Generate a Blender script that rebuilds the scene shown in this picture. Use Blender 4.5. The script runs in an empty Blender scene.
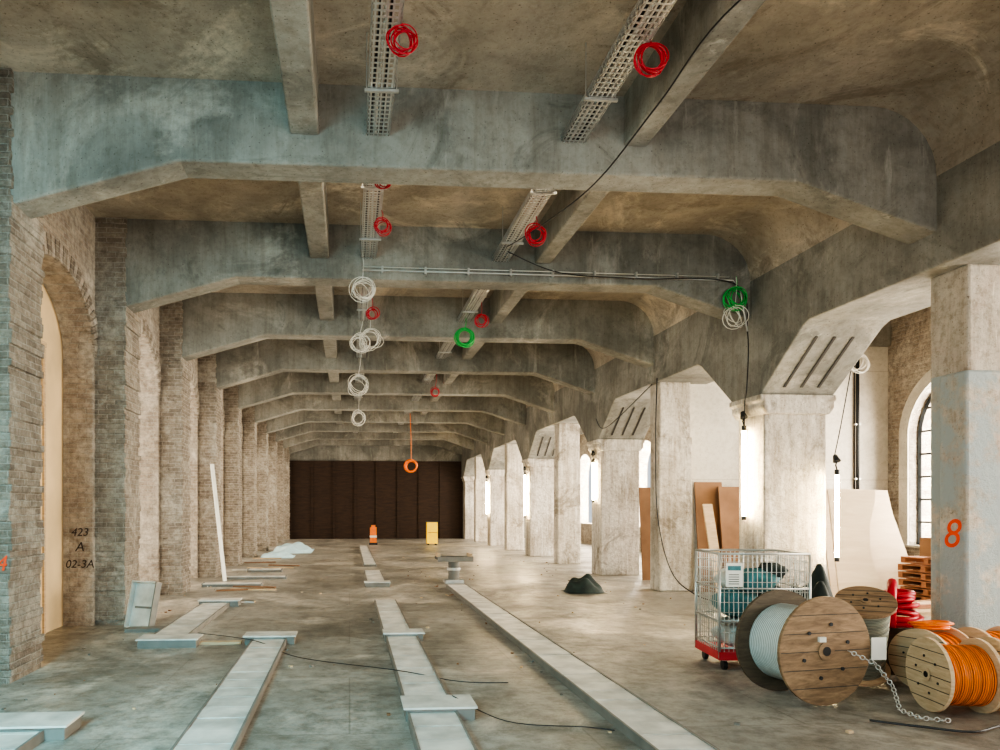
import bpy, bmesh, math, random
from mathutils import Vector, Matrix
random.seed(4)
C = bpy.context
scene = C.scene
try:
    scene.view_settings.look = 'AgX - High Contrast'
    scene.view_settings.exposure = -0.22
except Exception as e:
    print('look', e)

# ---------------------------------------------------------------- materials
def new_mat(name):
    m = bpy.data.materials.new(name); m.use_nodes = True
    nt = m.node_tree
    return m, nt, nt.nodes['Principled BSDF']

def plain(name, col, rough=0.6, metal=0.0, var=0.12, scale=6.0, emit=None, es=0):
    m, nt, b = new_mat(name)
    tc = nt.nodes.new('ShaderNodeTexCoord')
    n = nt.nodes.new('ShaderNodeTexNoise'); n.inputs['Scale'].default_value = scale
    n.inputs['Detail'].default_value = 5
    nt.links.new(tc.outputs['Object'], n.inputs['Vector'])
    r = nt.nodes.new('ShaderNodeValToRGB')
    r.color_ramp.elements[0].position = .3; r.color_ramp.elements[1].position = .7
    r.color_ramp.elements[0].color = [c*(1-var) for c in col]+[1]
    r.color_ramp.elements[1].color = [min(1, c*(1+var)) for c in col]+[1]
    nt.links.new(n.outputs['Fac'], r.inputs['Fac'])
    nt.links.new(r.outputs['Color'], b.inputs['Base Color'])
    b.inputs['Roughness'].default_value = rough
    b.inputs['Metallic'].default_value = metal
    if emit:
        b.inputs['Emission Color'].default_value = list(emit)+[1]
        b.inputs['Emission Strength'].default_value = es
    return m

def mixrgb(nt, a, b, fac, mode='MIX'):
    n = nt.nodes.new('ShaderNodeMix'); n.data_type = 'RGBA'; n.blend_type = mode
    for s, v in ((n.inputs[0], fac), (n.inputs[6], a), (n.inputs[7], b)):
        if hasattr(v, 'default_value') or hasattr(v, 'links'):
            nt.links.new(v, s)
        else:
            s.default_value = v if not isinstance(v, (tuple, list)) else list(v)+[1]*(4-len(v))
    return n.outputs[2]

def ramp(nt, src, p0, p1, c0=(0,0,0), c1=(1,1,1)):
    r = nt.nodes.new('ShaderNodeValToRGB')
    r.color_ramp.elements[0].position = p0; r.color_ramp.elements[1].position = p1
    r.color_ramp.elements[0].color = list(c0)+[1]; r.color_ramp.elements[1].color = list(c1)+[1]
    nt.links.new(src, r.inputs['Fac'])
    return r.outputs['Color']

def noise(nt, vec, scale, detail=6, rough=.6, dist=0):
    n = nt.nodes.new('ShaderNodeTexNoise')
    n.inputs['Scale'].default_value = scale; n.inputs['Detail'].default_value = detail
    n.inputs['Roughness'].default_value = rough; n.inputs['Distortion'].default_value = dist
    nt.links.new(vec, n.inputs['Vector'])
    return n.outputs['Fac']

def scaled(nt, v, s, loc=(0, 0, 0)):
    mp = nt.nodes.new('ShaderNodeMapping'); mp.inputs['Scale'].default_value = s; mp.inputs['Location'].default_value = loc
    nt.links.new(v, mp.inputs['Vector']); return mp.outputs[0]

def concrete(name, dark, light, patch, bump=.25, paint=None, board=0.0, streak=0.0, speck=.7, pamt=1.0, darkpatch=None, dp=.6):
    m, nt, b = new_mat(name)
    tc = nt.nodes.new('ShaderNodeTexCoord'); v = tc.outputs['Object']
    c = ramp(nt, noise(nt, v, .8, 8, .6, .4), .38, .62, dark, light)
    pm = ramp(nt, noise(nt, v, .45, 10, .7, 1.0), .54, .64, (0, 0, 0), (pamt,)*3)
    c = mixrgb(nt, c, patch, pm, 'MIX')
    if darkpatch:
        pm = ramp(nt, noise(nt, scaled(nt, v, (1, 1, 1), (7.3, 3.1, 5.7)), .7, 10, .74, 1.4), .55, .62, (0, 0, 0), (dp,)*3)
        c = mixrgb(nt, c, darkpatch, pm, 'MIX')
    sp = ramp(nt, noise(nt, v, 11, 6, .75), .36, .54, (.58, .55, .5), (1, 1, 1))
    c = mixrgb(nt, c, sp, speck, 'MULTIPLY')
    pits = ramp(nt, noise(nt, v, 40, 2, .5), .28, .35, (.4, .37, .34), (1, 1, 1))
    c = mixrgb(nt, c, pits, .8, 'MULTIPLY')
    if streak:
        st = ramp(nt, noise(nt, scaled(nt, v, (5, 5, .45)), 1.3, 7, .75, .3), .36, .56, (.5, .43, .36), (1, 1, 1))
        c = mixrgb(nt, c, st, streak, 'MULTIPLY')
        st = ramp(nt, noise(nt, scaled(nt, v, (3.5, 3.5, .5), (4, 9, 1)), 1.1, 7, .7, .3), .62, .72, (0, 0, 0), (.6, .6, .6))
        c = mixrgb(nt, c, [min(1, x*1.5) for x in light], st, 'MIX')
    if board:
        sep = nt.nodes.new('ShaderNodeSeparateXYZ'); nt.links.new(v, sep.inputs[0])
        w = nt.nodes.new('ShaderNodeMath'); w.operation = 'PINGPONG'
        w.inputs[1].default_value = board; nt.links.new(sep.outputs['Z'], w.inputs[0])
        lines = ramp(nt, w.outputs[0], 0, .012, (.55, .52, .5), (1, 1, 1))
        c = mixrgb(nt, c, lines, .6, 'MULTIPLY')
    if paint:
        sep = nt.nodes.new('ShaderNodeSeparateXYZ'); nt.links.new(v, sep.inputs[0])
        lt = nt.nodes.new('ShaderNodeMath'); lt.operation = 'LESS_THAN'
        lt.inputs[1].default_value = paint[1]; nt.links.new(sep.outputs['Z'], lt.inputs[0])
        pc = mixrgb(nt, paint[0], c, ramp(nt, noise(nt, v, 2.2, 8, .7), .48, .6))
        c = mixrgb(nt, c, pc, lt.outputs[0])
    nt.links.new(c, b.inputs['Base Color'])
    b.inputs['Roughness'].default_value = .88
    bp = nt.nodes.new('ShaderNodeBump'); bp.inputs['Strength'].default_value = bump
    bp.inputs['Distance'].default_value = .05
    nt.links.new(noise(nt, v, 7, 9, .72), bp.inputs['Height'])
    nt.links.new(bp.outputs[0], b.inputs['Normal'])
    return m

def brick(name, c1, c2, mortar, plaster, amt=.5):
    m, nt, b = new_mat(name)
    tc = nt.nodes.new('ShaderNodeTexCoord'); v = tc.outputs['Object']
    sep = nt.nodes.new('ShaderNodeSeparateXYZ'); nt.links.new(v, sep.inputs[0])
    ad = nt.nodes.new('ShaderNodeMath'); nt.links.new(sep.outputs['X'], ad.inputs[0]); nt.links.new(sep.outputs['Y'], ad.inputs[1])
    cb = nt.nodes.new('ShaderNodeCombineXYZ'); nt.links.new(ad.outputs[0], cb.inputs[0]); nt.links.new(sep.outputs['Z'], cb.inputs[1])
    wob = nt.nodes.new('ShaderNodeVectorMath'); wob.operation = 'MULTIPLY_ADD'
    nz = nt.nodes.new('ShaderNodeTexNoise'); nz.inputs['Scale'].default_value = 5; nz.inputs['Detail'].default_value = 4
    nt.links.new(v, nz.inputs['Vector'])
    nt.links.new(nz.outputs['Color'], wob.inputs[0]); wob.inputs[1].default_value = (.035, .035, .035); nt.links.new(cb.outputs[0], wob.inputs[2])
    br = nt.nodes.new('ShaderNodeTexBrick'); nt.links.new(wob.outputs[0], br.inputs['Vector'])
    br.inputs['Scale'].default_value = 1.0
    br.inputs['Brick Width'].default_value = .25; br.inputs['Row Height'].default_value = .075
    br.inputs['Mortar Size'].default_value = .009; br.inputs['Mortar Smooth'].default_value = .5
    br.inputs['Color1'].default_value = list(c1)+[1]; br.inputs['Color2'].default_value = list(c2)+[1]
    br.inputs['Mortar'].default_value = list(mortar)+[1]
    c = mixrgb(nt, br.outputs['Color'], plaster, ramp(nt, noise(nt, v, 1.1, 9, .72, .6), .58-amt*.15, .72-amt*.12))
    c = mixrgb(nt, c, ramp(nt, noise(nt, v, 9, 6, .75), .33, .6, (.45, .42, .39), (1, 1, 1)), .8, 'MULTIPLY')
    nt.links.new(c, b.inputs['Base Color']); b.inputs['Roughness'].default_value = .92
    h = nt.nodes.new('ShaderNodeMath'); h.operation = 'MULTIPLY_ADD'
    nt.links.new(noise(nt, v, 16, 8, .75), h.inputs[0]); h.inputs[1].default_value = 1.3
    inv = nt.nodes.new('ShaderNodeMath'); inv.operation = 'MULTIPLY'; inv.inputs[1].default_value = -.6
    nt.links.new(br.outputs['Fac'], inv.inputs[0]); nt.links.new(inv.outputs[0], h.inputs[2])
    bp = nt.nodes.new('ShaderNodeBump'); bp.inputs['Strength'].default_value = .9; bp.inputs['Distance'].default_value = .06
    nt.links.new(h.outputs[0], bp.inputs['Height']); nt.links.new(bp.outputs[0], b.inputs['Normal'])
    return m

def floor_mat():
    m, nt, b = new_mat('floor_screed')
    tc = nt.nodes.new('ShaderNodeTexCoord'); v = tc.outputs['Object']
    c = ramp(nt, noise(nt, v, .5, 10, .65, .5), .35, .65, (.215, .205, .18), (.41, .39, .35))
    c = mixrgb(nt, c, (.60, .555, .485, 1), ramp(nt, noise(nt, v, .3, 9, .72, 1.2), .51, .63))
    br = nt.nodes.new('ShaderNodeTexBrick'); nt.links.new(v, br.inputs['Vector'])
    br.inputs['Scale'].default_value = 1; br.inputs['Brick Width'].default_value = 3.75; br.inputs['Row Height'].default_value = 1.9
    br.inputs['Mortar Size'].default_value = .008
    br.inputs['Color1'].default_value = (1, 1, 1, 1); br.inputs['Color2'].default_value = (.85, .85, .85, 1); br.inputs['Mortar'].default_value = (.55, .53, .5, 1)
    c = mixrgb(nt, c, br.outputs['Color'], .6, 'MULTIPLY')
    c = mixrgb(nt, c, ramp(nt, noise(nt, v, 5, 8, .78), .38, .57, (.48, .46, .42), (1, 1, 1)), .8, 'MULTIPLY')
    nt.links.new(c, b.inputs['Base Color'])
    nt.links.new(ramp(nt, noise(nt, v, .8, 7, .7), .4, .65, (.28,)*3, (.65,)*3), b.inputs['Roughness'])
    bp = nt.nodes.new('ShaderNodeBump'); bp.inputs['Strength'].default_value = .25; bp.inputs['Distance'].default_value = .03
    nt.links.new(noise(nt, v, 12, 9, .7), bp.inputs['Height']); nt.links.new(bp.outputs[0], b.inputs['Normal'])
    return m

def wood(name, c1, c2, scale=5, rough=.7, axis=(1, 1, 7)):
    m, nt, b = new_mat(name)
    tc = nt.nodes.new('ShaderNodeTexCoord')
    c = ramp(nt, noise(nt, scaled(nt, tc.outputs['Object'], axis), scale, 8, .7, .6), .3, .7, c1, c2)
    nt.links.new(c, b.inputs['Base Color']); b.inputs['Roughness'].default_value = rough
    return m

def strands(name, col, rough=.4, scale=60, axis='X'):
    m, nt, b = new_mat(name)
    tc = nt.nodes.new('ShaderNodeTexCoord')
    w = nt.nodes.new('ShaderNodeTexWave'); w.bands_direction = axis; w.inputs['Scale'].default_value = scale/6.28
    w.inputs['Distortion'].default_value = .6
    nt.links.new(tc.outputs['Object'], w.inputs['Vector'])
    c = ramp(nt, w.outputs['Fac'], .1, .7, [x*.45 for x in col], col)
    nt.links.new(c, b.inputs['Base Color']); b.inputs['Roughness'].default_value = rough
    bp = nt.nodes.new('ShaderNodeBump'); bp.inputs['Strength'].default_value = .6; bp.inputs['Distance'].default_value = .02
    nt.links.new(w.outputs['Fac'], bp.inputs['Height']); nt.links.new(bp.outputs[0], b.inputs['Normal'])
    return m

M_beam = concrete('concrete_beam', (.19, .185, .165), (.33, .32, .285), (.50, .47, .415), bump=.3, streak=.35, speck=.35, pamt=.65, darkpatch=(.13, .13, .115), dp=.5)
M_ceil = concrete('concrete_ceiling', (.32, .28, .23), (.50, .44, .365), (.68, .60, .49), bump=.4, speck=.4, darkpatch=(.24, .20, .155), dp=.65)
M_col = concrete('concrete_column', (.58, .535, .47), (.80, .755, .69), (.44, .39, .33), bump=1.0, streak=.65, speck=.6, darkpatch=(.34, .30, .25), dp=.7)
M_colp = concrete('concrete_column_painted', (.46, .42, .36), (.68, .62, .54), (.55, .46, .39), bump=.7, paint=((.38, .43, .44, 1), 3.3), streak=.4)
M_part = concrete('panel_wall_pale', (.52, .49, .43), (.66, .62, .55), (.44, .41, .36), bump=.15, board=1.2, speck=.3, pamt=.4)
M_brick = brick('brick_pale', (.60, .52, .43), (.46, .39, .33), (.60, .56, .50), (.76, .71, .63), .8)
M_brickd = brick('brick_pier', (.46, .40, .33), (.31, .265, .22), (.52, .48, .42), (.62, .58, .51), .55)
M_floor = floor_mat()
M_dark = wood('wood_dark_hoarding', (.020, .010, .006), (.060, .030, .016), 2)
M_sheetglow = plain('plastic_sheet_glow', (.78, .74, .66), .6, var=.06, scale=1.5, emit=(1, .90, .76), es=1.8)  # emission in the sheet itself imitates daylight coming through from behind
M_cloth = plain('white_bag', (.60, .62, .58), .6)
M_yelglow = plain('panel_tan_glow', (.64, .49, .29), .7, var=.18, scale=1.2, emit=(1, .74, .42), es=.12)  # slight emission added so the panel looks lit
M_duct = plain('duct_galvanised', (.62, .61, .57), .5, .2, var=.25, scale=4)
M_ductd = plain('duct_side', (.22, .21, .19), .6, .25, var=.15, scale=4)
M_zinc = plain('zinc', (.54, .54, .52), .4, .7, var=.1)
M_steel = plain('steel_dark', (.05, .055, .06), .5, .5)
M_black = plain('rubber_black', (.015, .015, .017), .5)
M_red = plain('red_plastic', (.46, .012, .03), .4)
M_redf = plain('red_paint', (.55, .04, .05), .5)
M_green = plain('green_plastic', (.04, .45, .10), .4)
M_white = plain('white_plastic', (.74, .72, .66), .4, var=.05)
M_orange = plain('orange_plastic', (.90, .22, .03), .4)
M_yellow = plain('yellow_paint_glow', (.9, .60, .03), .4, emit=(1, .6, .02), es=.35)  # small self-glow added to the paint, not a light source
M_wood = wood('wood_drum', (.12, .072, .042), (.37, .245, .145), 3, axis=(1, 1, 6))
M_woodd = wood('wood_drum_dark', (.06, .04, .028), (.13, .10, .065), 4)
M_woodl = wood('wood_light', (.48, .34, .21), (.70, .54, .36), 4)
M_ply = wood('board_beige', (.60, .48, .35), (.74, .63, .49), 1)
M_card = plain('cardboard', (.27, .15, .085), .85, var=.2, scale=2)
M_pallet = wood('pallet_wood', (.25, .10, .05), (.46, .22, .12), 3)
M_sor = strands('cable_orange', (1.0, .26, .03), .4, 110)
M_swh = strands('cable_white', (.74, .80, .78), .4, 90)
M_sgr = strands('cable_grey_green', (.34, .36, .29), .5, 110)
M_tarp = plain('tarp_dark_green', (.02, .035, .032), .7, var=.4)
M_teal = plain('bag_teal', (.06, .20, .22), .5, var=.4)
M_tarpl = plain('sheet_pale_cyan', (.55, .78, .86), .35, var=.1)
M_groove = plain('groove_dark', (.06, .055, .05), .9)
def emis(name, col, s):
    m, nt, b = new_mat(name)
    b.inputs['Base Color'].default_value = (1, 1, 1, 1)
    b.inputs['Emission Color'].default_value = list(col)+[1]; b.inputs['Emission Strength'].default_value = s
    return m
M_tube = emis('tube_glow', (1, .78, .44), 190)
M_mark_o = plain('spray_orange', (.9, .10, .03), .8)
M_mark_k = plain('marker_black', (.07, .055, .05), .8)

# ---------------------------------------------------------------- builder
class B:
    def __init__(s, name): s.name = name; s.bm = bmesh.new(); s.mats = []
    def mi(s, m):
        if m not in s.mats: s.mats.append(m)
        return s.mats.index(m)
    def add(s, vs, fs, mat, M=None, smooth=False):
        i = s.mi(mat)
        bv = [s.bm.verts.new((M @ Vector(v)) if M else Vector(v)) for v in vs]
        for f in fs:
            try:
                fc = s.bm.faces.new([bv[k] for k in f]); fc.material_index = i; fc.smooth = smooth
            except ValueError: pass
    def box(s, x0, x1, y0, y1, z0, z1, mat, M=None):
        v = [(x, y, z) for x in (x0, x1) for y in (y0, y1) for z in (z0, z1)]
        s.add(v, [(0,1,3,2),(4,6,7,5),(0,4,5,1),(2,3,7,6),(0,2,6,4),(1,5,7,3)], mat, M)
    def prism(s, poly, axis, a0, a1, mat, M=None):
        def P(p, a):
            if axis == 'Y': return (p[0], a, p[1])
            if axis == 'X': return (a, p[0], p[1])
            return (p[0], p[1], a)
        n = len(poly)
        v = [P(p, a0) for p in poly]+[P(p, a1) for p in poly]
        f = [tuple(range(n)), tuple(range(2*n-1, n-1, -1))]+[(i, (i+1) % n, n+(i+1) % n, n+i) for i in range(n)]
        s.add(v, f, mat, M)
    def tube(s, pts, r, mat, seg=6, closed=False, M=None, caps=True, radii=None):
        pts = [Vector(p) for p in pts]; n = len(pts); vs = []; up = None
        for i, p in enumerate(pts):
            if closed: t = pts[(i+1) % n]-pts[i-1]
            else: t = pts[min(i+1, n-1)]-pts[max(i-1, 0)]
            t.normalize()
            if up is None:
                up = Vector((0, 0, 1)) if abs(t.z) < .9 else Vector((1, 0, 0))
            a = up-t*up.dot(t)
            if a.length < 1e-4: a = t.orthogonal()
            a.normalize(); up = a; b = t.cross(a)
            rr = radii[i] if radii else r
            for k in range(seg):
                w = 2*math.pi*k/seg; vs.append(p+(a*math.cos(w)+b*math.sin(w))*rr)
        fs = []
        for i in range(n if closed else n-1):
            j = (i+1) % n
            for k in range(seg):
                fs.append((i*seg+k, i*seg+(k+1) % seg, j*seg+(k+1) % seg, j*seg+k))
        if not closed and caps:
            fs.append(tuple(range(seg-1, -1, -1))); fs.append(tuple((n-1)*seg+k for k in range(seg)))
        s.add(vs, fs, mat, M, True if seg > 5 else False)
    def cyl(s, p, q, r, mat, seg=24, M=None, r2=None):
        p = Vector(p); q = Vector(q); t = (q-p).normalized(); a = t.orthogonal().normalized(); b = t.cross(a)
        r2 = r if r2 is None else r2
        c0 = [p+(a*math.cos(2*math.pi*k/seg)+b*math.sin(2*math.pi*k/seg))*r for k in range(seg)]
        c1 = [q+(a*math.cos(2*math.pi*k/seg)+b*math.sin(2*math.pi*k/seg))*r2 for k in range(seg)]
        s.add(c0+c1, [(k, (k+1) % seg, seg+(k+1) % seg, seg+k) for k in range(seg)], mat, M, True)
        s.add(c0, [tuple(range(seg))], mat, M); s.add(c1, [tuple(range(seg))], mat, M)
    def ring(s, c, nrm, R, r, mat, seg=28, jit=0):
        c = Vector(c); nrm = Vector(nrm).normalized(); a = nrm.orthogonal().normalized(); b = nrm.cross(a)
        s.tube([c+(a*math.cos(2*math.pi*k/seg)+b*math.sin(2*math.pi*k/seg))*(R*(1+jit*math.sin(3*k))) for k in range(seg)], r, mat, 6, True)
    def done(s, loc=(0, 0, 0), rot=0, bevel=0):
        bmesh.ops.recalc_face_normals(s.bm, faces=s.bm.faces[:])
        me = bpy.data.meshes.new(s.name); s.bm.to_mesh(me); s.bm.free()
        for m in s.mats: me.materials.append(m)
        o = bpy.data.objects.new(s.name, me); scene.collection.objects.link(o)
        o.location = loc; o.rotation_euler = (0, 0, rot)
        if bevel:
            md = o.modifiers.new('bevel', 'BEVEL'); md.width = bevel; md.segments = 2; md.limit_method = 'ANGLE'
        return o

# ---------------------------------------------------------------- dimensions
Y0, P = 7.6, 3.75
XL, XW = -3.42, -3.87
XR, XG, XO = 6.52, 7.75, 11.9
ZC, ZB, ZH = 6.22, 5.37, 4.86
ZG = 4.47
YS, YE = -6.0, 42.0
KS = range(-3, 10)

# floor / ceiling
b = B('floor'); b.box(-4.8, 12.6, YS, YE+.6, -.2, 0, M_floor); b.done()
b = B('ceiling')
arc = [(XR-.75+.75*math.sin(t), ZC-.75*(1-math.cos(t))) for t in [i*math.pi/2/8 for i in range(9)]]
b.prism([(-4.8, ZC)]+arc+[(6.7, ZC-.75), (6.7, 6.6), (-4.8, 6.6)], 'Y', YS, YE+.6, M_ceil)
b.box(6.7, 12.6, YS, YE+.6, ZC, 6.6, M_ceil); b.done()

# main transverse beams, secondary beams
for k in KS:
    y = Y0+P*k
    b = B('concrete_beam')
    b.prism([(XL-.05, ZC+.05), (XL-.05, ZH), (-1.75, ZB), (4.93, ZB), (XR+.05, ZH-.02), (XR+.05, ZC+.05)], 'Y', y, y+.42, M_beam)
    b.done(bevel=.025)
    b = B('concrete_beam_aisle')
    b.box(XG, XO, y, y+.35, 5.35, ZC, M_beam); b.done(bevel=.02)
for x0, x1 in ((-.62, -.32), (2.95, 3.2)):
    b = B('concrete_joist')
    for k in range(-3, 9):
        b.box(x0, x1, Y0+P*k+.42, Y0+P*(k+1), 5.68, ZC+.02, M_beam)
    b.done(bevel=.02)

# right girder with haunches over the capital columns
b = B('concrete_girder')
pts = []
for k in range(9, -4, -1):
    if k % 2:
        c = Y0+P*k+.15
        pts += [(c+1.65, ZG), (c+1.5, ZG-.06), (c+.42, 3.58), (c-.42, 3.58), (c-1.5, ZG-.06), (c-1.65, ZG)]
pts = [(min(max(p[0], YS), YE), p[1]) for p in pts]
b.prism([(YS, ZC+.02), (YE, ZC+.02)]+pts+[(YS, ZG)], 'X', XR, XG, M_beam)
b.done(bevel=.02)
for k in (1, 3, 5):
    c = Y0+P*k+.15
    b = B('trim_groove')
    ang = math.atan2(ZG-.06-3.58, 1.08)
    for gx in (6.84, 7.12, 7.40):
        M = Matrix.Translation((gx, c-.96, (3.58+ZG-.06)/2))@Matrix.Rotation(-ang, 4, 'X')
        b.box(-.02, .02, -.5, .5, -.012, .006, M_groove, M)
    b.done()

# columns right
for k in KS:
    c = Y0+P*k+.15
    b = B('concrete_column')
    if k % 2:
        b.box(6.62, 7.66, c-.38, c+.38, 0, 3.36, M_col)
        b.prism([(6.62, 3.28), (7.66, 3.28), (7.73, 3.38), (7.73, 3.48), (7.77, 3.50), (7.77, 3.59), (6.50, 3.59), (6.50, 3.50), (6.55, 3.48), (6.55, 3.38)], 'Y', c-.48, c+.48, M_col)
        b.done(bevel=.02)
    elif k == 0:
        b.box(6.8, 7.5, c-.25, c+.28, 0, ZG+.01, M_colp)
        b.box(6.76, 7.45, c-.272, c+.1, 0, 3.3, M_colp)
        b.done(bevel=.03)
    else:
        b.box(6.62, 7.3, c-.25, c+.28, 0, ZG+.01, M_col)
        b.box(6.59, 7.33, c-.27, c+.2, 0, 3.3, M_col)
        b.done(bevel=.03)

# left wall with arches
XB = -4.3
b = B('wall_left')
for k in range(-3, 9):
    a0, a1 = Y0+P*k, Y0+P*(k+1)
    o0, o1 = a0+.92, a1-.15
    cy, hw = (o0+o1)/2, (o1-o0)/2
    X0, X1 = XB, XW
    b.box(X0, X1, a0, o0, 0, ZC, M_brick); b.box(X0, X1, o1, a1, 0, ZC, M_brick)
    n = 20
    for i in range(n):
        t0, t1 = math.pi*i/n, math.pi*(i+1)/n
        ya, yb = cy-hw*math.cos(t0), cy-hw*math.cos(t1)
        za, zb = 4.05+1.0*math.sin(t0), 4.05+1.0*math.sin(t1)
        b.prism([(ya, za), (yb, zb), (yb, ZC), (ya, ZC)], 'X', X0, X1, M_brick)
b.box(XB, XW, Y0+P*9, YE, 0, ZC, M_brick)
b.done()
for k in range(-1, 8):
    a0, a1 = Y0+P*k, Y0+P*(k+1); o0, o1 = a0+.92, a1-.15; cy, hw = (o0+o1)/2, (o1-o0)/2
    b = B('trim_arch')
    n = 36
    for i in range(n):
        t0, t1 = math.pi*(i+.08)/n, math.pi*(i+.92)/n
        q = []
        for t, e in ((t0, 0), (t1, 0), (t1, .27), (t0, .27)):
            q.append((cy-(hw+e)*math.cos(t), 4.05+(1.0+e)*math.sin(t)))
        q = [(min(max(p[0], a0+.7), a1-.02), p[1]) for p in q]
        b.prism(q, 'X', XW-.02, XW+.035, M_brickd if i % 2 else M_brick)
    b.done()
for k in KS:
    b = B('brick_pier')
    y = Y0+P*k
    z = 0
    while z < ZC-.01:
        h = min(.075, ZC-z); j = random.uniform(-.018, .018)
        b.box(XW-.01, XL+j, y-.05+random.uniform(-.016, .016), y+.72+j, z, z+h, M_brickd)
        z += h
    b.done()
for k in range(-3, 9):
    a0, a1 = Y0+P*k, Y0+P*(k+1)
    if k in (0, -1):
        b = B('site_door_panel')
        b.box(XB-.1, XB-.02, a0+.5, a1, 0, 5.4, M_yelglow)
        b.box(XB-.02, XB+.01, a0+1.9, a0+1.96, 0, 4.1, M_woodl); b.box(XB-.02, XB+.01, a0+2.9, a0+2.96, 0, 4.1, M_woodl)
        b.box(XB-.02, XB+.02, a0+1.9, a0+2.96, 4.05, 4.12, M_woodl)
        b.box(XB-.02, XB+.04, a0+2.78, a0+2.8, 3.2, 3.9, M_woodl)
        b.tube([(XB, a0+2.3, 1.0), (XB+.07, a0+2.3, 1.02), (XB+.07, a0+2.3, 1.2), (XB, a0+2.3, 1.22)], .012, M_steel)
    else:
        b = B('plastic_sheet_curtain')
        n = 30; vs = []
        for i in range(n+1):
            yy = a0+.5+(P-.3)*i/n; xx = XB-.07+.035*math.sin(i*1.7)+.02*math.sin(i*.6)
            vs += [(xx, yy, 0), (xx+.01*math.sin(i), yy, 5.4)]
        b.add(vs, [(2*i, 2*i+2, 2*i+3, 2*i+1) for i in range(n)], M_sheetglow, None, True)
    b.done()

# outer right wall with arched windows
b = B('wall_right')
for k in range(-3, 9):
    a0 = Y0+P*k+.175; a1 = a0+P; cy = (a0+a1)/2; hw = 1.2; o0, o1 = cy-hw, cy+hw
    b.box(XO, XO+.6, a0, o0, 0, ZC, M_brick); b.box(XO, XO+.6, o1, a1, 0, ZC, M_brick)
    b.box(XO, XO+.6, o0, o1, 0, 1.0, M_brick)
    n = 20
    for i in range(n):
        t0, t1 = math.pi*i/n, math.pi*(i+1)/n
        b.prism([(cy-hw*math.cos(t0), 3.3+1.2*math.sin(t0)), (cy-hw*math.cos(t1), 3.3+1.2*math.sin(t1)),
                 (cy-hw*math.cos(t1), ZC), (cy-hw*math.cos(t0), ZC)], 'X', XO, XO+.6, M_brick)
b.box(XO, XO+.6, Y0+P*9, YE+.6, 0, ZC, M_brick)
b.done()
wn = 0
for k in range(-2, 3):
    a0 = Y0+P*k+.175; cy = a0+P/2; wn += 1
    b = B('window_%d' % wn)
    xs = XO+.22
    def arcp(R, n=16): return [(xs, cy-R*math.cos(math.pi*i/n), 3.3+R*math.sin(math.pi*i/n)) for i in range(n+1)]
    b.tube([(xs, cy-1.17, 1.02)]+arcp(1.17)+[(xs, cy+1.17, 1.02)], .045, M_steel, 4, True)
    for yy in (-.8, -.4, 0, .4, .8):
        zt = 3.3+math.sqrt(1.17**2-yy*yy)
        b.box(xs-.02, xs+.02, cy+yy-.02, cy+yy+.02, 1.0, zt, M_steel)
    for i in range(1, 7):
        z = 1.0+.48*i
        w = 1.17 if z < 3.3 else math.sqrt(max(0, 1.17**2-(z-3.3)**2))
        b.box(xs-.02, xs+.02, cy-w, cy+w, z-.02, z+.02, M_steel)
    n = 24; R0, R1 = 1.2, 1.45
    for i in range(n):
        q = []
        for t, R in ((i, R0), (i+1, R0), (i+1, R1), (i, R1)):
            q.append((cy-R*math.cos(math.pi*t/n), 3.3+R*math.sin(math.pi*t/n)))
        b.prism(q, 'X', XO-.03, XO+.01, M_part)
    b.box(XO-.03, XO+.01, cy-1.45, cy-1.2, 1.0, 3.3, M_part); b.box(XO-.03, XO+.01, cy+1.2, cy+1.45, 1.0, 3.3, M_part)
    b.box(XO-.1, XO+.2, cy-1.3, cy+1.3, .95, 1.0, M_part)
    b.done()

# aisle partition and end wall
b = B('wall_partition')
b.box(7.3, XO, 15.2, 15.35, 0, 5.35, M_part)
for xx in (8.5, 9.8, 11.1): b.box(xx, xx+.02, 15.185, 15.2, 0, 5.35, M_groove)
b.done()
b = B('wall_back')
b.box(-4.8, 12.6, YE, YE+.3, 0, ZC, M_beam)
b.box(XL, XR, YE-.12, YE, 0, 4.5, M_dark)
for i in range(9):
    x = XL+.02+i*(XR-XL)/8
    b.box(x-.06, x+.06, YE-.17, YE-.12, 0, 4.5, M_dark)
b.box(XL, XR, YE-.18, YE-.12, 2.4, 2.52, M_dark)
b.done()

# ---------------------------------------------------------------- floor ducts
def duct(segs, boxes):
    b = B('floor_cable_duct')
    for x0, x1, y0, y1 in segs:
        h = .07
        b.box(x0, x1, y0, y1, 0, h-.012, M_ductd)
        y = y0
        while y < y1-.01:
            e = min(y+.33, y1); dz = .006*random.random()
            b.box(x0-.008, x1+.008, y+.008, e-.008, h-.012, h+dz, M_duct); y = e
        b.box(x0-.02, x0, y0, y1, 0, h+.012, M_ductd); b.box(x1, x1+.02, y0, y1, 0, h+.012, M_ductd)
    for x0, x1, y0, y1 in boxes:
        b.box(x0, x1, y0, y1, 0, .10, M_ductd); b.box(x0-.02, x1+.02, y0-.02, y1+.02, .10, .118, M_duct)
    b.done()
duct([(2.17, 2.58, 1, 16)], [])
duct([(.5, .88, 1, 6.0), (.5, .88, 6.36, 9.6), (.48, .84, 9.9, 13.4)], [(.47, 1.05, 6.0, 6.36), (.47, .98, 9.6, 9.9)])
duct([(.42, .82, 16.5, 19.8), (.45, .8, 22, 33)], [(.35, .9, 16.2, 16.5)])
duct([(-1.24, -.84, 2, 9.5)], [(-1.36, -.72, 9.5, 9.8)])
duct([(-2.62, -2.18, 9.7, 13.2)], [(-2.68, -1.95, 9.35, 9.7), (-2.7, -2.0, 13.2, 13.5)])
duct([(-2.85, -2.35, 2, 5.7)], [(-2.9, -2.18, 5.7, 6.05)])
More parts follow.
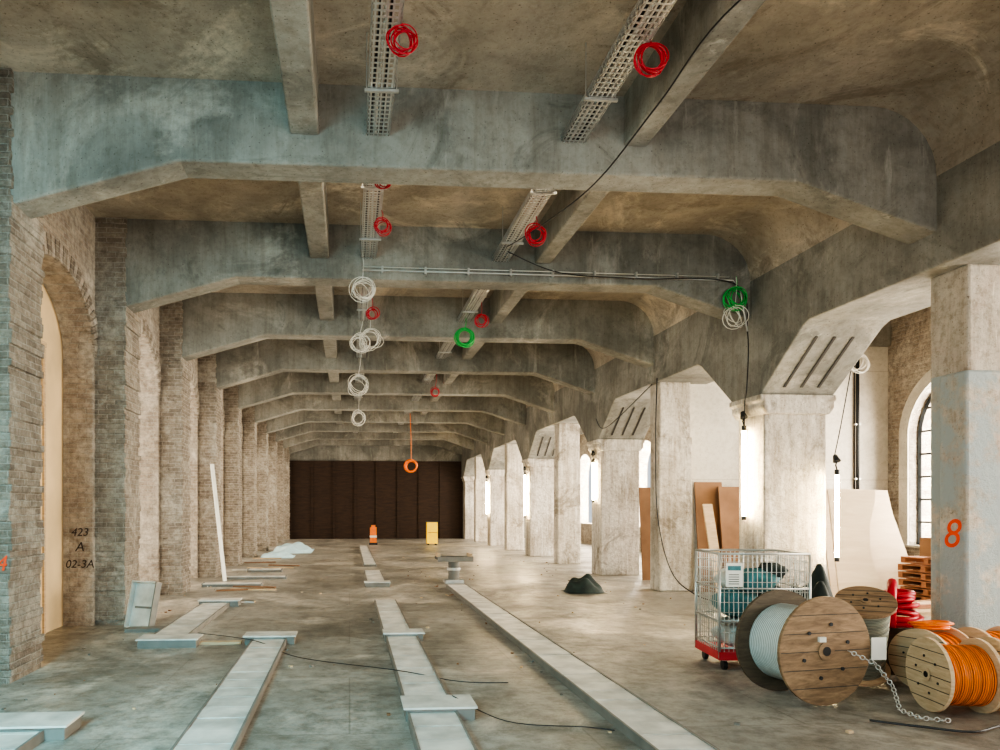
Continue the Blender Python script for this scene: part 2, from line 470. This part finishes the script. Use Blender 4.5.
duct([(-3.3, -2.0, 16.5, 16.85), (-2.8, -1.9, 20.2, 20.6), (-3.1, -1.6, 18.2, 18.4)], [])
b = B('timber_plank'); b.box(-1.95, -1.42, 9.55, 9.67, 0, .03, M_woodl); b.done()

# ---------------------------------------------------------------- cable trays
for x0, x1 in ((.18, .42), (2.27, 2.52)):
    b = B('cable_tray')
    z = 5.70
    for x in (x0, x1):
        b.box(x-.004, x+.004, YS, YE-.3, z, z+.012, M_zinc)
        b.box(x-.008, x+.008, YS, YE-.3, z+.06, z+.072, M_zinc)
        b.box(x-.004, x+.004, YS, YE-.3, z+.03, z+.038, M_zinc)
    y = 3.5
    while y < YE-.5:
        b.box(x0, x1, y, y+.02, z, z+.005, M_zinc)
        b.box(x0-.004, x0+.004, y, y+.02, z, z+.07, M_zinc); b.box(x1-.004, x1+.004, y, y+.02, z, z+.07, M_zinc); y += .075
    for i in range(5):
        xx = x0+(x1-x0)*(i+.5)/5
        b.box(xx-.008, xx+.008, 3.5, YE-.4, z-.002, z+.004, M_zinc)
    for k in range(-1, 9):
        for yy in (1.2, 2.9):
            y = Y0+P*k+yy
            for x in (x0-.02, x1+.02): b.tube([(x, y, z-.03), (x, y, ZC)], .006, M_zinc, 5)
            b.box(x0-.04, x1+.04, y-.015, y+.015, z-.03, z-.005, M_zinc)
    for i in range(3):
        xx = x0+.05+.06*i
        b.tube([(xx+.02*math.sin(j*.9+i), 3+j*1.0, z+.03) for j in range(38)], .013, (M_black, M_white, M_black)[i], 5)
    b.done()

def coil(name, c, R, mat, n=5, r=.008, hang=None, tilt=.3, base=(0, 1, 0)):
    b = B(name)
    for i in range(n):
        nr = Vector(base)+Vector((random.uniform(-tilt, tilt), random.uniform(-tilt, tilt)*.3, random.uniform(-tilt, tilt)))
        cc = Vector(c)+Vector((random.uniform(-.03, .03), random.uniform(-.03, .03), random.uniform(-.03, .03)))
        b.ring(cc, nr, R*random.uniform(.72, 1.08), r, mat, 28, .012)
    if hang:
        top = Vector(hang); p = Vector(c)+Vector((0, 0, R))
        b.tube([p-Vector((0, 0, .03)), p.lerp(top, .5)+Vector((.015, 0, 0)), top], r*.8, mat, 5)
    b.done()
coil('red_cable_coil', (.43, 5.84, 5.56), .115, M_red, 8, .006, hang=(.42, 5.84, 5.72))
coil('red_cable_coil', (2.52, 5.90, 5.56), .125, M_red, 8, .007, hang=(2.5, 5.9, 5.72))
coil('red_cable_coil', (.38, 8.35, 5.56), .09, M_red, 5, .006, hang=(.38, 8.35, 5.72), tilt=.5)
coil('red_cable_coil', (.43, 9.5, 5.49), .10, M_red, 6, .006, hang=(.42, 9.5, 5.7))
coil('red_cable_coil', (2.5, 9.55, 5.46), .125, M_red, 7, hang=(2.5, 9.55, 5.7))
coil('red_cable_coil', (2.5, 13.6, 5.35), .12, M_red, 6, hang=(2.5, 13.6, 5.7))
coil('red_cable_coil', (.42, 13.5, 5.4), .11, M_red, 5, hang=(.42, 13.5, 5.7))
coil('red_cable_coil', (2.45, 20.6, 5.1), .13, M_red, 5, hang=(2.5, 20.6, 5.7))
coil('green_cable_coil', (2.38, 14.8, 5.32), .2, M_green, 9, .012, hang=(2.4, 14.8, 5.7))
coil('orange_cable_coil', (2.55, 29.8, 3.5), .26, M_orange, 7, .018, hang=(2.5, 29.8, 5.7))
coil('white_cable_coil', (.2, 11.05, 5.12), .19, M_white, 7, .005, hang=(.2, 11.1, 5.72), tilt=.8)
coil('white_cable_coil', (.42, 14.7, 5.22), .24, M_white, 6, .006, hang=(.4, 14.7, 5.72), tilt=.8)
coil('white_cable_coil', (.2, 14.3, 5.05), .18, M_white, 6, .006, hang=(.3, 14.3, 5.72), tilt=.8)
coil('white_cable_coil', (.22, 18.4, 4.9), .28, M_white, 6, .008, hang=(.3, 18.4, 5.72), tilt=.8)
coil('white_cable_coil', (.3, 24, 4.75), .26, M_white, 5, .009, hang=(.3, 24, 5.72), tilt=.8)
coil('green_cable_coil', (6.2, 11.2, 5.16), .17, M_green, 9, .009, hang=(6.2, 11.2, 5.5), tilt=.6)
coil('white_cable_coil', (6.17, 11.18, 4.86), .17, M_white, 6, .007, hang=(6.2, 11.2, 5.5), tilt=.7)
coil('white_cable_coil', (10.25, 13.9, 4.70), .2, M_white, 6, .008, hang=(10.25, 14.0, 6.2), tilt=.6)

# conduit on beam 2
b = B('conduit_pipe')
b.tube([(.2, 11.3, 5.72), (.2, 11.3, 5.5), (3, 11.3, 5.49), (6.2, 11.3, 5.47), (6.3, 11.25, 5.3), (6.33, 11.1, 4.6)], .014, M_zinc, 8)
b.tube([(.2, 11.32, 5.56), (3, 11.32, 5.55), (6.15, 11.32, 5.53)], .007, M_white, 6)
for i in range(9): b.box(.5+i*.68, .53+i*.68, 11.29, 11.36, 5.46, 5.57, M_zinc)
b.done()
def cable(pts, r=.012, mat=M_black, name='hanging_cable', sub=8):
    P_ = [Vector(p) for p in pts]; out = []
    n = len(P_)
    for i in range(n-1):
        p0, p1, p2, p3 = P_[max(i-1, 0)], P_[i], P_[i+1], P_[min(i+2, n-1)]
        for j in range(sub):
            t = j/sub
            out.append(.5*((2*p1)+(p2-p0)*t+(2*p0-5*p1+4*p2-p3)*t*t+(3*p1-p0-3*p2+p3)*t**3))
    out.append(P_[-1])
    b = B(name); b.tube(out, r, mat, 6); b.done()
cable([(3.6, 3.9, 5.62), (2.93, 5.24, 5.6), (2.8, 6.4, 5.45), (2.66, 7.7, 5.31), (2.45, 9.2, 5.42), (2.33, 10.6, 5.66)], .008)
cable([(2.4, 10.8, 5.66), (3.3, 11.1, 5.46), (4.6, 11.25, 5.45), (6.2, 11.25, 5.4), (6.36, 11.15, 4.6), (6.32, 11.1, 3.7), (6.4, 11.3, 3.5), (6.45, 11.4, 3.1)], .009)
cable([(6.42, 14.7, 4.5), (6.35, 14.6, 3.2), (6.35, 14.5, 1.6), (6.5, 14.2, .5), (6.7, 13.6, .1), (6.9, 13.0, .02)], .012)
cable([(6.4, 14.9, 4.4), (6.1, 16.8, 3.7), (6.4, 18.4, 4.1)], .01)
cable([(7.8, 10.6, 4.45), (7.84, 11.0, 3.2), (7.78, 11.1, 2.6)], .009)
cable([(-2.0, 9.7, .13), (-1.2, 9.3, .09), (-.6, 8.6, .015), (.5, 7.5, .09), (1.1, 7.3, .015), (1.6, 7.2, .015)], .005, M_steel, 'floor_cable')
cable([(.9, 6.3, .13), (1.3, 5.9, .015), (1.9, 5.7, .015), (2.1, 5.6, .015)], .005, M_steel, 'floor_cable')
cable([(4.3, 5.7, .02), (4.6, 5.5, .02), (4.9, 5.35, .02), (5.4, 5.5, .02), (6, 5.2, .02)], .01, M_steel, 'floor_cable')
b = B('conduit_riser')
b.tube([(11.15, 15.14, 1.9), (11.15, 15.14, 5.34)], .035, M_steel, 8)
for z in (2.4, 3.6, 4.8): b.box(11.09, 11.21, 15.12, 15.2, z, z+.04, M_zinc)
b.done()

# ---------------------------------------------------------------- tube lamps
def tube_lamp(x, y, z0, z1):
    b = B('fluorescent_tube_lamp')
    b.cyl((x, y, z0), (x, y, z1), .03, M_tube, 12)
    b.cyl((x, y, z0-.07), (x, y, z0), .036, M_black, 12); b.cyl((x, y, z1), (x, y, z1+.09), .036, M_black, 12)
    b.tube([(x, y, z1+.09), (x-.02, y, z1+.16), (x+.01, y+.02, z1+.22), (x, y+.05, z1+.3)], .012, M_black)
    b.cyl((x, y, z1+.22), (x, y+.05, z1+.32), .06, M_steel, 12, r2=.03)
    b.done()
tube_lamp(6.50, 11.5, 1.65, 3.05)
tube_lamp(7.72, 10.95, 1.0, 2.3)
tube_lamp(6.54, Y0+P*3+.15, 2.0, 3.0)
for k in (5, 7):
    tube_lamp(6.50, Y0+P*k+.1, 1.5, 3.0)

# added fill lights with made-up batten housings, hidden behind the beams
for k in range(-1, 9):
    y = Y0+P*k+.9
    b = B('added_ceiling_batten')
    for xa, xb in ((-2.9, -.75), (-.2, 2.85), (3.3, 5.2)): b.box(xa, xb, y-.04, y+.04, 5.98, 6.05, M_zinc)
    for xx in (-2.5, -1.4, 1.2, 4.2): b.tube([(xx, y, 6.05), (xx, y, ZC)], .006, M_zinc, 5)
    b.done()
    L = bpy.data.lights.new('ceiling_fill_light', 'AREA'); L.shape = 'RECTANGLE'; L.size = 8.0; L.size_y = .08
    L.energy = 66 if k < 4 else 50; L.color = (1, .85, .66)
    o = bpy.data.objects.new('ceiling_fill_light', L); scene.collection.objects.link(o); o.location = (1.15, y, 5.97)

# ---------------------------------------------------------------- roll cage
cage_loc, cage_rot = (4.03, 7.62, 0), -.12
b = B('wire_roll_cage')
W, D, H = .96, .72, 1.28
b.box(0, W, 0, D, .14, .19, M_redf); b.box(-.01, W+.01, -.02, .02, .12, .21, M_redf); b.box(-.01, .02, 0, D, .12, .21, M_redf)
for x in (.08, W-.08):
    for y in (.08, D-.08):
        b.cyl((x-.02, y, .055), (x+.02, y, .055), .055, M_black, 16); b.box(x-.03, x+.03, y-.03, y+.03, .1, .14, M_zinc)
for x in (0, W):
    for y in (0, D): b.tube([(x, y, .14), (x, y, H)], .014, M_zinc, 8)
for z in (.25, .55, .9, H):
    r = .01 if z < H else .014
    b.tube([(0, 0, z), (W, 0, z), (W, D, z), (0, D, z)], r, M_zinc, 6, True)
for z in [.2+.11*i for i in range(10)]:
    b.tube([(0, 0, z), (W, 0, z), (W, D, z), (0, D, z)], .004, M_zinc, 4, True)
for i in range(1, 19):
    x = W*i/19
    b.tube([(x, 0, .19), (x, 0, H)], .0045, M_zinc, 4); b.tube([(x, D, .19), (x, D, H)], .0045, M_zinc, 4)
for i in range(1, 13):
    y = D*i/13
    b.tube([(0, y, .19), (0, y, H)], .0045, M_zinc, 4); b.tube([(W, y, .19), (W, y, H)], .0045, M_zinc, 4)
b.box(.06, .24, -.02, -.012, .92, 1.18, M_white); b.box(.08, .22, -.022, -.02, 1.1, 1.15, M_teal)
for i in range(5): b.box(.09, .20, -.022, -.02, .95+.025*i, .958+.025*i, M_groove)
b.box(.03, W-.03, .03, D-.03, .52, .535, M_zinc)
b.done(cage_loc, cage_rot)
b = B('bagged_material_heap')
for (cx, cy, cz, sx, sy, sz, m) in ((.3, .35, .72, .22, .24, .18, M_teal), (.65, .4, .74, .2, .24, .19, M_tarp), (.5, .3, .95, .26, .2, .13, M_teal), (.72, .4, 1.05, .16, .2, .10, M_tarp), (.3, .35, .36, .22, .25, .15, M_cloth), (.7, .35, .36, .18, .25, .16, M_tarp), (.2, .3, .98, .12, .15, .1, M_cloth)):
    n1, n2 = 10, 16; vs = []; fs = []
    for i in range(n1+1):
        for j in range(n2):
            t, p = math.pi*i/n1, 2*math.pi*j/n2
            f = 1+.13*math.sin(3*p+i)+.08*math.sin(5*t+j)
            vs.append((cx+sx*f*math.sin(t)*math.cos(p), cy+sy*f*math.sin(t)*math.sin(p), cz+sz*f*math.cos(t)))
    for i in range(n1):
        for j in range(n2): fs.append((i*n2+j, i*n2+(j+1) % n2, (i+1)*n2+(j+1) % n2, (i+1)*n2+j))
    b.add(vs, fs, m, None, True)
b.done(cage_loc, cage_rot)

# ---------------------------------------------------------------- cable drums (local axis = X)
def drum(name, center, ang, R, L, core, mf, mc, tilt=0, mb=None):
    b = B(name); t = .03; mb = mb or mf
    for s, m in ((-1, mf), (1, mb)):
        x = s*L/2
        b.cyl((x-t/2, 0, 0), (x+t/2, 0, 0), R, m, 48)
        xo = x+s*t/2
        for zz in [(-1+2*(i+.5)/6)*R for i in range(1, 6)]:
            zz -= R/6
            w = math.sqrt(max(0, R*R-zz*zz))*.97
            b.box(xo-.002, xo+.002, -w, w, zz-.003, zz+.003, M_groove)
        b.cyl((xo-.01, 0, 0), (xo+s*.012, 0, 0), R*.17, m, 24)
        b.cyl((xo, 0, 0), (xo+s*.016, 0, 0), R*.085, M_black, 20)
        for i in range(6):
            a = i*math.pi/3+.3
            b.cyl((xo-.005, R*.5*math.cos(a), R*.5*math.sin(a)), (xo+s*.01, R*.5*math.cos(a), R*.5*math.sin(a)), R*.035, M_steel, 10)
    b.cyl((-L/2+t/2, 0, 0), (L/2-t/2, 0, 0), core, mc, 48)
    nt_ = max(6, int((L-t)/.022))
    for i in range(nt_):
        x = -L/2+t/2+(L-t)*(i+.5)/nt_
        b.ring((x, 0, 0), (1, 0, 0), core, .012, mc, 40, .002)
    o = b.done(center); o.rotation_euler = (0, tilt, ang)
    return o
drum('wooden_cable_drum', (4.21, 6.47, .497), math.atan2(-.985, .17), .49, .54, .35, M_woodd, M_swh, mb=M_wood)
drum('orange_cable_drum', (5.26, 5.95, .325), -.17, .32, .40, .25, M_woodl, M_sor)
drum('orange_cable_drum', (5.84, 5.95, .325), -.12, .32, .42, .25, M_woodl, M_sor)
drum('orange_cable_drum', (5.75, 6.75, .30), .35, .30, .40, .23, M_woodl, M_sor)
drum('orange_cable_drum', (6.35, 6.75, .30), .1, .30, .40, .24, M_woodl, M_sor)
drum('grey_cable_drum', (5.12, 6.88, .50), math.radians(-120), .26, .82, .20, M_woodl, M_sgr, tilt=math.radians(-62), mb=M_wood)
coil('orange_cable_coil', (5.75, 6.78, .62), .15, M_orange, 10, .012, tilt=.15, base=(0, .1, 1))
b = B('red_hose_coil')
for i in range(9):
    b.ring((5.92+.02*(i % 3), 7.45, .5+.045*i), (.15*math.sin(i*2), .2*math.cos(i), 1), .22-.012*i, .028, M_red, 28, .02)
b.cyl((5.92, 7.45, 0), (5.92, 7.45, .5), .2, M_woodd, 20)
b.tube([(5.8, 7.35, .85), (5.68, 7.2, 1.0), (5.6, 7.1, .9), (5.55, 7.05, .55)], .045, M_red, 8)
b.done()
b = B('drum_label_and_chain')
b.box(4.66, 4.80, 6.15, 6.155, .42, .62, M_white)
b.box(4.17, 4.23, 6.14, 6.17, .585, .63, M_white)
pp = [Vector((4.45, 6.14, .50)), Vector((4.58, 6.0, .42)), Vector((4.66, 5.9, .25)), Vector((4.68, 5.84, .06)), Vector((4.75, 5.7, .03)), Vector((4.95, 5.6, .03))]
for i in range(len(pp)-1):
    n = 6
    for j in range(n):
        p = pp[i].lerp(pp[i+1], j/n); d = (pp[i+1]-pp[i]).normalized()
        side = Vector((0, 0, 1)) if (j % 2) else Vector((0, 1, .1))
        b.ring(p, d.cross(side) if d.cross(side).length > .1 else Vector((1, 0, 0)), .018, .005, M_zinc, 10)
b.done()

# ---------------------------------------------------------------- boards, pallets, cardboard
def board(name, pts, base, yaw, lean, th, mat):
    b = B(name); M = Matrix.Translation(base)@Matrix.Rotation(yaw, 4, 'Z')@Matrix.Rotation(-lean, 4, 'X')
    b.prism(pts, 'Y', 0, th, mat, M); b.done()
cur = [(.0, 0), (1.85, 0), (1.72, .6), (1.6, 1.2), (1.5, 1.7), (1.46, 2.2), (.0, 2.25)]
board('leaning_board', cur, (9.7, 13.9, 0), -.05, .22, .03, M_ply)
cur2 = [(.0, 0), (.95, 0), (.8, .5), (.74, 1.0), (.82, 1.5), (1.0, 1.95), (1.05, 2.2), (.1, 2.2)]
board('leaning_board', cur2, (9.3, 13.1, 0), -.05, .25, .03, M_ply)
board('cardboard_sheet', [(0, 0), (.6, 0), (.6, 2.35), (0, 2.35)], (7.4, 14.8, 0), 0, .1, .03, M_card)
board('cardboard_sheet', [(0, 0), (.75, 0), (.75, 2.25), (0, 2.25)], (7.85, 14.6, 0), .05, .12, .03, M_card)
board('timber_board', [(0, 0), (.2, 0), (.2, 1.95), (0, 1.95)], (7.3, 13.9, 0), 0, .3, .04, M_woodl)
board('timber_board', [(0, 0), (.9, 0), (.9, 2.3), (0, 2.3)], (7.2, 17.3, 0), .1, .08, .03, M_card)
board('timber_plank', [(0, 0), (.10, 0), (.10, 2.9), (0, 2.9)], (-3.05, 17.8, 0), .9, .16, .03, M_white)

b = B('pallet_stack')
for n in range(6):
    z = n*.145
    dx = random.uniform(-.04, .04)
    for j in range(3): b.box(dx, .8+dx, j*.5, j*.5+.1, z+.02, z+.1, M_pallet)
    for j in range(5): b.box(dx+j*.17, dx+j*.17+.11, 0, 1.1, z+.1, z+.12, M_pallet)
    for j in range(3): b.box(dx+j*.345, dx+j*.345+.11, 0, 1.1, z, z+.02, M_pallet)
b.done((10.75, 12.2, 0), .1)
b = B('cardboard_box')
b.box(0, .5, 0, .4, 0, .35, M_card); b.box(.0, .5, .19, .21, .35, .353, M_woodl); b.box(-.01, .51, -.01, .2, .345, .352, M_card, Matrix.Rotation(.05, 4, 'X'))
b.done((10.8, 12.5, .872), .2)
b = B('timber_offcuts')
for i in range(12):
    b.box(-.6, .6, -.05, .05, 0, .06, random.choice((M_pallet, M_woodl, M_card)), Matrix.Translation((random.uniform(-.1, .1), (i % 4)*.13, .065*(i//4)))@Matrix.Rotation(random.uniform(-.15, .15), 4, 'Z'))
b.done((9.7, 11.3, 0), .2)

b = B('pedestal_work_stand')
b.box(-.42, .42, -.3, .3, .56, .62, M_steel); b.box(-.42, .42, -.32, -.3, .52, .64, M_ductd)
b.cyl((0, 0, .08), (0, 0, .56), .13, M_ductd, 20); b.box(-.22, .22, -.2, .2, 0, .08, M_zinc)
b.cyl((0, 0, .3), (0, 0, .36), .16, M_zinc, 20)
for x in (-.38, .38): b.box(x-.03, x+.03, -.25, .25, .62, .70, M_woodl)
b.done((2.48, 17.1, 0))

def heap(name, loc, sx, sy, sz, mat, f=5):
    b = B(name); n = 22; vs = []; fs = []
    for i in range(n+1):
        for j in range(n+1):
            u, v = i/n*2-1, j/n*2-1; r = min(1, math.sqrt(u*u+v*v))
            z = sz*(math.cos(r*math.pi/2)**.5 if r < 1 else 0)*(1+.35*math.sin(f*u+2*v)*math.cos(f*v-u))
            vs.append((u*sx, v*sy, max(0, z)))
    for i in range(n):
        for j in range(n): fs.append((i*(n+1)+j, (i+1)*(n+1)+j, (i+1)*(n+1)+j+1, i*(n+1)+j+1))
    b.add(vs, fs, mat, None, True); return b.done(loc)
heap('dark_tarp_heap', (4.95, 15.0, .005), .4, .35, .30, M_tarp)
heap('dark_tarp_heap', (5.75, 8.6, .005), .4, .35, .85, M_tarp)
heap('plastic_sheet_heap', (-2.3, 30, .005), .8, 1.6, .3, M_tarpl)
heap('plastic_sheet_heap', (-2.6, 26.5, .005), .6, .8, .18, M_tarpl)
b = B('orange_barrier_post')
b.box(-.2, .2, -.15, .15, 0, .1, M_black); b.box(-.16, .16, -.05, .05, .1, .85, M_orange); b.box(-.17, .17, -.06, .06, .35, .45, M_white); b.box(-.1, .1, -.03, .03, .85, .95, M_orange)
b.done((1.15, 35, 0))
b = B('yellow_tool_cabinet')
b.box(-.25, .25, -.25, .25, .08, 1.1, M_yellow); b.box(-.23, .23, -.27, -.25, .6, .62, M_steel); b.box(-.28, .28, -.28, .28, 1.1, 1.14, M_steel)
for x in (-.18, .18):
    b.cyl((x-.02, -.2, .04), (x+.02, -.2, .04), .04, M_black); b.cyl((x-.02, .2, .04), (x+.02, .2, .04), .04, M_black)
b.done((3.95, 34.5, 0))
# open galvanised tray leaning at the pier
b = B('leaning_metal_tray')
M = Matrix.Rotation(-.45, 4, 'Z')@Matrix.Rotation(-.25, 4, 'X')
b.box(0, .42, .03, .05, 0, .68, M_duct, M)
b.box(-.02, 0, -.05, .07, 0, .7, M_duct, M); b.box(.42, .44, -.05, .07, 0, .7, M_ductd, M)
b.box(0, .42, -.05, .07, .68, .70, M_duct, M); b.box(0, .42, -.05, .07, 0, .02, M_duct, M)
b.box(.06, .36, .015, .03, .3, .33, M_ductd, M)
b.box(.1, .7, -.45, -.2, 0, .05, M_ductd)
b.done((-3.3, 11.0, 0))

b = B('floor_debris')
for i in range(170):
    x, y = random.uniform(-3.2, 6), random.uniform(5.2, 26)
    if random.random() < .6: x = random.choice((random.uniform(-3.4, -2.8), random.uniform(5, 6.4), random.uniform(1.9, 2.1)))
    s = random.uniform(.006, .025)
    b.box(-s, s, -s*.7, s*.7, 0, s*.8, random.choice((M_ductd, M_woodl, M_card, M_ductd)), Matrix.Translation((x, y, 0))@Matrix.Rotation(random.uniform(0, 3), 4, 'Z'))
for i in range(14):
    x, y = random.uniform(-3.3, -2.2), random.uniform(12, 26)
    b.box(-.5, .5, -.05, .05, 0, .03, random.choice((M_woodl, M_card, M_duct)), Matrix.Translation((x+.2, y, 0))@Matrix.Rotation(random.uniform(-.3, .3), 4, 'Z'))
b.done()

def text(name, s, loc, size, mat, rot=(math.pi/2, 0, 0)):
    cu = bpy.data.curves.new(name, 'FONT'); cu.body = s; cu.size = size; cu.extrude = .001; cu.align_x = 'CENTER'
    cu.shear = .2
    cu.materials.append(mat)
    o = bpy.data.objects.new(name, cu); scene.collection.objects.link(o); o.location = loc; o.rotation_euler = rot
text('painted_mark', '8', (6.757, 7.68, 1.34), .46, M_mark_o, (math.pi/2, 0, -math.pi/2))
text('painted_mark', '02-3A', (-4.06, 11.193, .88), .17, M_mark_k)
text('painted_mark', 'A', (-4.06, 11.193, 1.13), .2, M_mark_k)
text('painted_mark', '423', (-4.06, 11.193, 1.36), .17, M_mark_k)
text('painted_mark', '4', (-3.50, 7.525, 1.15), .22, M_mark_o)

# ---------------------------------------------------------------- lights
def area(name, loc, rot, sx, sy, e, col, spread=None):
    L = bpy.data.lights.new(name, 'AREA'); L.shape = 'RECTANGLE'; L.size = sx; L.size_y = sy; L.energy = e; L.color = col
    if spread: L.spread = math.radians(spread)
    o = bpy.data.objects.new(name, L); scene.collection.objects.link(o); o.location = loc; o.rotation_euler = rot
area('rear_fill_light', (3.0, -4.5, 1.8), (math.radians(106), 0, 0), 7, 3.4, 480, (1, .93, .84))  # added fill behind the camera, tilted up to brighten the near ceiling
area('daylight_entrance_side', (-2.6, 0.8, 3.6), (math.radians(62), 0, math.radians(-4)), 1.6, 2.4, 300, (.30, .85, 1), 120)
for k in range(-2, 9):
    cy = Y0+P*k+.175+P/2
    area('window_daylight', (XO+.75, cy, 2.7), (0, math.pi/2, 0), 3.4, 2.3, 950, (1, .90, .75))
w = bpy.data.worlds.new('World'); scene.world = w; w.use_nodes = True
bg = w.node_tree.nodes['Background']; bg.inputs[0].default_value = (.85, .93, 1, 1); bg.inputs[1].default_value = .9

# ---------------------------------------------------------------- camera
cam = bpy.data.cameras.new('Camera'); co = bpy.data.objects.new('Camera', cam); scene.collection.objects.link(co)
cam.sensor_width = 36; cam.lens = 722/1000*36
cam.shift_x = .100; cam.shift_y = .133
co.location = (0, 0, 1.78); co.rotation_euler = (math.pi/2, 0, -math.radians(4))
scene.camera = co
